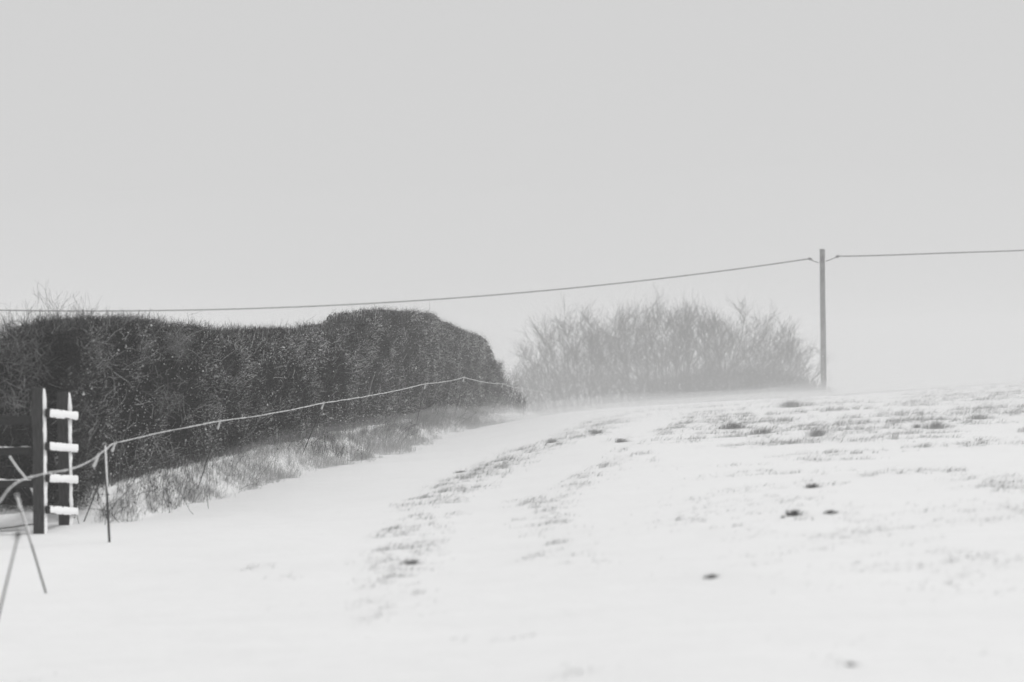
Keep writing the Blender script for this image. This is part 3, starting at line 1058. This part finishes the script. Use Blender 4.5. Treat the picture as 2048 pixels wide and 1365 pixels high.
TPX = np.array([1045, 1085, 1125, 1165, 1205, 1245, 1285, 1330, 1370, 1410, 1450, 1490, 1530, 1568, 1598])
TTY = np.array([702, 664, 630, 604, 624, 612, 604, 584, 598, 600, 606, 616, 630, 650, 676])
ORD = ["first", "second", "third", "fourth", "fifth", "sixth", "seventh", "eighth", "ninth", "tenth", "eleventh", "twelfth", "thirteenth",
       "fourteenth", "fifteenth"]
EXTRA = {0: "lowest bare tree of the far clump, nearest the end of the hedge", 3: "bare tree with a pointed top, fourth from the left in the far clump",
         7: "tallest bare tree, in the middle of the far clump", 14: "rightmost bare tree of the far clump, leaning out towards the pole"}
for i, (px, ty) in enumerate(zip(TPX, TTY)):
    dd = 117 + (i * 5) % 9
    tp = pix(px, ty, dd)
    f = (px - 1320) / 290.0
    H = (tp[2] - gz(tp[0], dd)) * (1.06 + .06 * (i % 3))
    bx_ = tp[0] - f * 0.22 * H * 0.8
    bz = gz(bx_, dd)
    tree("bare_tree", (bx_, dd, bz), H, 1.25, 5 + i % 3, 200 + i, EXTRA.get(i, "bare bushy tree of the far clump, %s from the left" % ORD[i]), "tree",
         "bare trees of the far clump", (f * 0.22, 0), 1.1, .0068, .15, None, .85)


def thicket(name, x0, x1, d0, top_fn, seed, label, category, cnt):
    g4 = np.random.default_rng(seed)
    xb = g4.uniform(x0, x1, cnt); yb = d0 + g4.uniform(-.9, .9, cnt)
    zb = terrain(xb, yb)
    zt = np.array([top_fn(a) for a in xb])
    base0 = np.array([(x0 + x1) / 2, d0, float(terrain((x0 + x1) / 2, d0))])
    o = empty(name, tuple(base0), label, category)
    hgt = np.maximum(zt - zb, .4)
    f = g4.random(cnt)
    P0 = np.stack([xb, yb, zb + hgt * f * 0.8], -1)
    D = g4.normal(0, .6, (cnt, 3)); D[:, 2] = np.abs(D[:, 2]) + .5
    P, rr = twig_batch(P0, D, hgt * g4.uniform(.15, .4, cnt), g4.uniform(.006, .012, cnt), .3, g4, 4)
    P[:, :, 2] = np.minimum(P[:, :, 2], (zt + g4.exponential(.16, cnt) - .1)[:, None] + 0.02 * np.arange(4)[None])
    V, F, _ = tubes(P, rr, 3)
    obj("twigs", mesh_np("twigs", V - base0, F), M_BARK, o, kind="stuff")
    sc = max(int((x1 - x0) * 4), 4)
    xb = np.linspace(x0 + .2, x1 - .2, sc); yb = d0 + g4.uniform(-.5, .5, sc); zb = terrain(xb, yb)
    P, rr = twig_batch(np.stack([xb, yb, zb - .1], -1), np.tile([[0, 0, 1.]], (sc, 1)), np.array([max(top_fn(a) - b, .4) * .8 for a, b in zip(xb, zb)]),
                       np.full(sc, .016), .2, g4, 5)
    V, F, _ = tubes(P, rr, 4)
    obj("stems", mesh_np("stems", V - base0, F), M_BARK, o, kind="stuff")


def top_from_px(pts, d):
    X = np.array([(a - CX) / FPX * d for a, b in pts]); Z = np.array([CAMZ - (b - CY) / FPX * d for a, b in pts])
    return lambda x: float(np.interp(x, X, Z))


f1 = top_from_px([(1290, 760), (1350, 742), (1420, 728), (1500, 726), (1560, 738), (1610, 748), (1650, 768), (1680, 785)], 114)
thicket("scrub_thicket", (1300 - CX) / FPX * 114, (1668 - CX) / FPX * 114, 114, f1, 301, "low dense dark scrub at the foot of the far trees, left of the pole", "shrub", 6500)
f2 = top_from_px([(1000, 748), (1040, 735), (1100, 728), (1180, 735), (1260, 742), (1310, 755)], 113)
thicket("scrub_thicket", (985 - CX) / FPX * 113, (1310 - CX) / FPX * 113, 113, f2, 302, "low scrub at the foot of the far trees, beside the end of the hedge", "shrub", 2200)

f3 = top_from_px([(960, 735), (995, 738), (1015, 752), (1035, 775), (1055, 805)], 76.5)
thicket("low_shrub", (965 - CX) / FPX * 76.5, (1052 - CX) / FPX * 76.5, 76.5, f3, 303, "low twiggy shrub fading into blown snow at the far end of the hedge", "shrub", 650)

# saplings behind the near end of the hedge
for i, (px, ty, dd, sp, stn, lab) in enumerate([
        (14, 566, 74, .25, 2, "slender bare sapling above the hedge at the left edge of the picture"),
        (38, 588, 76, .2, 1, "second slender bare sapling from the left above the hedge"),
        (88, 566, 74, .25, 2, "third slender bare sapling from the left above the hedge, tall and thin"),
        (133, 558, 72, .75, 5, "largest and bushiest bare sapling above the near end of the hedge"),
        (176, 604, 75, .2, 1, "short bare sapling, rightmost of those above the hedge")]):
    tp = pix(px, ty, dd)
    bz = gz(tp[0], dd)
    tree("bare_sapling", (tp[0], dd, bz), (tp[2] - bz) * 1.08, sp, stn, 400 + i, lab, "sapling", "saplings behind the hedge", (-.05, 0), .6, .004, .45, None, .5)

# ---------------------------------------------------------------- tussocks, weeds and brambles
TUS = [  # px, py (foot), width m, height m, tone, label
    (1588, 1031, .20, .075, 0.0, "darkest little clod with grass poking out of the snow on the right of the field"),
    (1566, 1036, .05, .030, 0.0, "tiny dark tuft just left of the darkest clod"),
    (1662, 1028, .19, .050, .12, "grey grass tuft just right of the darkest clod"),
    (1626, 976, .20, .070, .10, "peaked grass tuft above and beyond the darkest clod"),
    (1424, 1156, .15, .040, .10, "single small grass tuft alone in clean snow below the middle of the field"),
    (1244, 885, .30, .085, .14, "rounded grass tussock alone between the two grassy strips of the track"),
    (824, 1130, .20, .060, .12, "dark blurred grass tuft in the lower half of the left track strip"),
    (1636, 872, .42, .15, .16, "spiky tussock on the field below the pole"),
    (1876, 857, .60, .13, .14, "wide grass tussock on the right of the field, halfway from pole to edge"),
    (1834, 857, .14, .09, .10, "small dark peaked tuft just left of the wide right hand tussock"),
    (1588, 815, .75, .17, .18, "broad tussock on the crest just left of the pole"),
    (1470, 858, .60, .14, .18, "tussock among the scoured grass left of the pole"),
    (1530, 868, .55, .11, .18, "low dark tussock between the scoured grass and the spiky one"),
    (1105, 886, .32, .08, .18, "dark tuft on the left edge of the grassy middle strip of the track"),
    (1196, 868, .40, .09, .18, "matted tussock at the upper end of the grassy middle strip"),
    (922, 946, .24, .05, .15, "flat tuft at the left bend of the grassy middle strip"),
    (1960, 838, .55, .10, .18, "grass tussock below the crest near the right edge of the picture"),
    (1705, 1332, .10, .03, .15, "blurred tuft alone near the bottom right of the picture"),
]
for i, (px, py, wd, ht, tn, lab) in enumerate(TUS):
    b = ground_at(px, py)
    g5 = np.random.default_rng(500 + i)
    t = empty("grass_tussock", tuple(b), lab, "tussock", "tussocks showing through the snow")
    # clod: a lumpy low mound
    nr, ns = 6, 16
    V = []
    for r_ in range(nr):
        q = r_ / (nr - 1)
        for s in range(ns):
            a = s / ns * 2 * np.pi
            rr_ = wd * (.34 if tn < .05 else .26) * q * (1 + .18 * g5.normal())
            V.append((rr_ * math.cos(a), rr_ * math.sin(a) * .8, ht * (.6 if tn < .05 else .35) * (1 - q ** 1.6) * (1 + .2 * g5.normal()) - 0.012 - .02 * q))
    V = np.array(V)
    idx = np.arange(nr * ns).reshape(nr, ns)
    F = np.stack([idx[:-1], idx[1:], np.roll(idx, -1, 1)[1:], np.roll(idx, -1, 1)[:-1]], -1).reshape(-1, 4)
    obj("clod", mesh_np("clod", V, F, True), M_SOIL if tn < .05 else M_MAT, t)
    nbl = int(120 + 900 * wd)
    xx = np.where(g5.random(nbl) < .6, g5.normal(-wd * .1, wd * .14, nbl), -wd * .1 + g5.exponential(wd * .33, nbl)); yy2 = g5.normal(0, wd * .22, nbl)
    hz = ht * g5.uniform(.3, 1.1, nbl) * np.exp(-((xx / wd + .1) * 1.5) ** 2 * .9)
    Vb = blades(xx, yy2, np.zeros(nbl), hz, xx / wd * 2.4 + .5, g5.uniform(.002, .0045, nbl), np.clip(g5.normal(tn + (.12 if b[1] < 30 else .3), .18, nbl), 0, 1), 600 + i)
    obj("blades", mesh_np("blades", Vb[0], Vb[1], tone=Vb[2]), M_GRASS, t, kind="stuff")

# dry weed stalk, far out of focus at the left edge
hd = pix(36, 1072, 17.2); ft = pix(-14, 1225, 17.2); ft[2] = gz(ft[0], 17.2)
ws = empty("dry_weed", tuple(ft), "blurred dry weed stalk with a seed head leaning at the left edge", "weed")
ks = np.linspace(0, 1, 8)[:, None]
pth = ft + (hd - ft) * ks
obj("stalk", tube_mesh("stalk", pth - ft - np.array([0, 0, .02]) * (1 - ks), np.linspace(.010, .007, 8), 6), M_STALK, ws)
g5 = np.random.default_rng(71)
P, rr = twig_batch(np.tile(hd - ft, (26, 1)), g5.normal(0, 1, (26, 3)) + np.array([.2, 0, .5]), g5.uniform(.03, .08, 26), np.full(26, .0025), .3, g5, 4)
V, F, _ = tubes(P, rr, 4)
obj("seed_head", mesh_np("seed_head", V, F), M_STALK, ws)
# weeds and brambles along the bank
BR = [((880, 842), .75, "bramble arching out of the bank over the snow near the far end of the hedge", 26),
      ((780, 868), .45, "low bramble at the foot of the bank below the tall part of the hedge", 20),
      ((640, 905), .5, "dry weeds on the bank right of the leaning rod at mid hedge", 16),
      ((470, 955), .6, "dry weeds on the bank between the first two leaning rods", 16),
      ((290, 985), .55, "dry weeds on the bank right of the upright fence rod", 18),
      ((195, 1010), .5, "thin twiggy weeds beside the wooden fence at its right foot", 18)]
for i, (bp, sz, lab, cnt) in enumerate(BR):
    b = ground_at(*bp)
    g5 = np.random.default_rng(700 + i)
    o = empty("bramble" if i < 2 else "dry_weeds", tuple(b), lab, "bramble" if i < 2 else "weeds")
    st0 = np.stack([g5.normal(0, .35, cnt), g5.normal(0, .5, cnt), np.zeros(cnt)], -1)
    st0[:, 2] = terrain(b[0] + st0[:, 0], b[1] + st0[:, 1]) - b[2] - .02
    D = np.stack([g5.normal(.35, .45, cnt), g5.normal(-.1, .45, cnt), np.full(cnt, 1.0)], -1)
    k = 9
    P, rr = twig_batch(st0, D, g5.uniform(.5, 1.3, cnt) * sz, g5.uniform(.003, .005, cnt), .16, g5, k)
    P[:, :, 2] -= (np.linspace(0, 1, k) ** 2)[None] * g5.uniform(.0, .4, cnt)[:, None] * sz
    gl = terrain(b[0] + P[:, :, 0], b[1] + P[:, :, 1]) - b[2] - .01
    P[:, :, 2] = np.maximum(P[:, :, 2], gl)
    V, F, _ = tubes(P, rr, 4)
    obj("stems", mesh_np("stems", V, F), M_BARK, o, kind="stuff")
    # side twigs and a few shrivelled leaves
    sel = P[:, 3:, :].reshape(-1, 3)
    P2, rr2 = twig_batch(sel, g5.normal(0, 1, sel.shape) + np.array([0, 0, .3]), g5.uniform(.04, .14, len(sel)), np.full(len(sel), .002), .3, g5, 4)
    V, F, _ = tubes(P2, rr2, 3)
    obj("side_twigs", mesh_np("side_twigs", V, F), M_BARK, o, kind="stuff")
    lv = P2[g5.random(len(P2)) < .45][:, -1]
    V, F = flecks(lv, g5.uniform(.006, .014, len(lv)), g5)
    obj("shrivelled_leaves", mesh_np("shrivelled_leaves", V, F), M_BARK, o, kind="stuff")

# ---------------------------------------------------------------- air: haze, drifting snow, flakes
V = np.array([(-640, -60, -45), (640, -60, -45), (640, 940, -45), (-640, 940, -45), (-640, -60, 9), (640, -60, 9), (640, 940, 9), (-640, 940, 9)], float)
F = np.array([(3, 2, 1, 0), (4, 5, 6, 7), (0, 1, 5, 4), (1, 2, 6, 5), (2, 3, 7, 6), (3, 0, 4, 7)])
obj("haze", mesh_np("haze", V, F), volume_mat("haze", 0.0020), kind="stuff")


def dome(name, c, r, dens, seed, label):
    """a drifting cloud of snow: a low lumpy closed dome"""
    nu, nv = 48, 24
    V = []
    for j in range(nv + 1):
        ph = math.pi * j / nv
        for i in range(nu):
            th = 2 * math.pi * i / nu
            k = 1 + 0.18 * math.sin(ph) * (fbm(np.array([math.cos(th) * 2 + seed]), np.array([math.sin(th) * 2 + ph * 1.3]), seed, 3)[0] - .5) * 2
            V.append((c[0] + r[0] * math.sin(ph) * math.cos(th) * k, c[1] + r[1] * math.sin(ph) * math.sin(th) * k, c[2] + r[2] * math.cos(ph) * k))
    idx = np.arange((nv + 1) * nu).reshape(nv + 1, nu)
    F = np.stack([idx[:-1], idx[1:], np.roll(idx, -1, 1)[1:], np.roll(idx, -1, 1)[:-1]], -1).reshape(-1, 4)
    obj(name, mesh_np(name, np.array(V), F, True), volume_mat(name, dens), kind="stuff", label=label, category="blowing snow")


dome("blowing_snow", (8, 84, -4), (70, 46, 11.0), 0.0037, 3, "thin high cloud of blowing snow over the ground beyond the crest")
for i, (hgt, ry, dn, lab) in enumerate([(7.2, 30, .0022, "upper layer of blowing snow around the far trees"), (5.6, 28, .0022, "middle layer of blowing snow around the far trees"),
                                        (4.3, 27, .0026, "lower layer of blowing snow around the far trees"), (3.1, 26, .0042, "dense skirt of blowing snow at the foot of the far trees")]):
    dome("blowing_snow", (8 + 3 * i, 92, -3.2), (58 - 3 * i, ry, hgt), dn, 5 + i, lab)


def drift_layer(name, hfun, dens, label):
    yl = np.geomspace(13, 84, 130); xl = np.linspace(-6.5, 17, 110)
    X, Y = np.meshgrid(xl, yl)
    Zg = terrain(X, Y)
    Ht = hfun(X, Y)
    edge = sstep(0, .12, (X - xl[0]) / (xl[-1] - xl[0])) * sstep(1, .9, (X - xl[0]) / (xl[-1] - xl[0])) * sstep(13, 17, Y) * sstep(84, 72, Y)
    Zt = Zg - .25 + (Ht + .25) * edge
    top = np.stack([X, Y, Zt], -1).reshape(-1, 3)
    bot = np.stack([X, Y, Zg - .6], -1).reshape(-1, 3)
    ny, nx = X.shape
    F1 = grid_faces(ny, nx)
    F2 = F1[:, ::-1] + ny * nx
    i = np.arange(ny * nx).reshape(ny, nx)
    loop = np.concatenate([i[0, :-1], i[:-1, -1], i[-1, :0:-1], i[:0:-1, 0]])
    nxt = np.roll(loop, -1)
    F3 = np.stack([loop + ny * nx, nxt + ny * nx, nxt, loop], -1)
    obj(name, mesh_np(name, np.concatenate([top, bot]), np.concatenate([F1, F2, F3]), True), volume_mat(name, dens), kind="stuff",
        label=label, category="blowing snow")


drift_layer("drifting_snow", lambda X, Y: 0.05 + 0.22 * fbm(X * .25, Y * .12, 131, 3) * sstep(20, 40, Y), 0.055, "low sheet of drifting snow skimming the field")
drift_layer("drifting_snow", lambda X, Y: -0.1 + 0.85 * fbm(X * .2 + 4, Y * .1, 141, 3) * sstep(26, 44, Y), 0.026, "thin veil of drifting snow above the skimming sheet")

drift_layer("drifting_snow", lambda X, Y: -0.2 + (0.20 + 0.75 * fbm(X * .35 + 9, Y * .22, 151, 3)) * np.exp(-((X - hedge_x(Y) - 0.9) / 0.9) ** 2) * sstep(29, 35, Y),
            0.075, "spindrift rolling along the foot of the hedge bank")

# flakes in the air in front of the far trees
g6 = np.random.default_rng(900)
N = 4500
C = np.stack([g6.uniform(-4, 18, N), g6.uniform(50, 108, N), g6.uniform(-0.5, 3.6, N) * g6.random(N) ** .5], -1)
V, F = flecks(C, g6.uniform(.005, .012, N), g6)
obj("snowflakes", mesh_np("snowflakes", V, F), M_SNOWCRUST, kind="stuff", label="fine snowflakes carried on the wind", category="snowflakes")
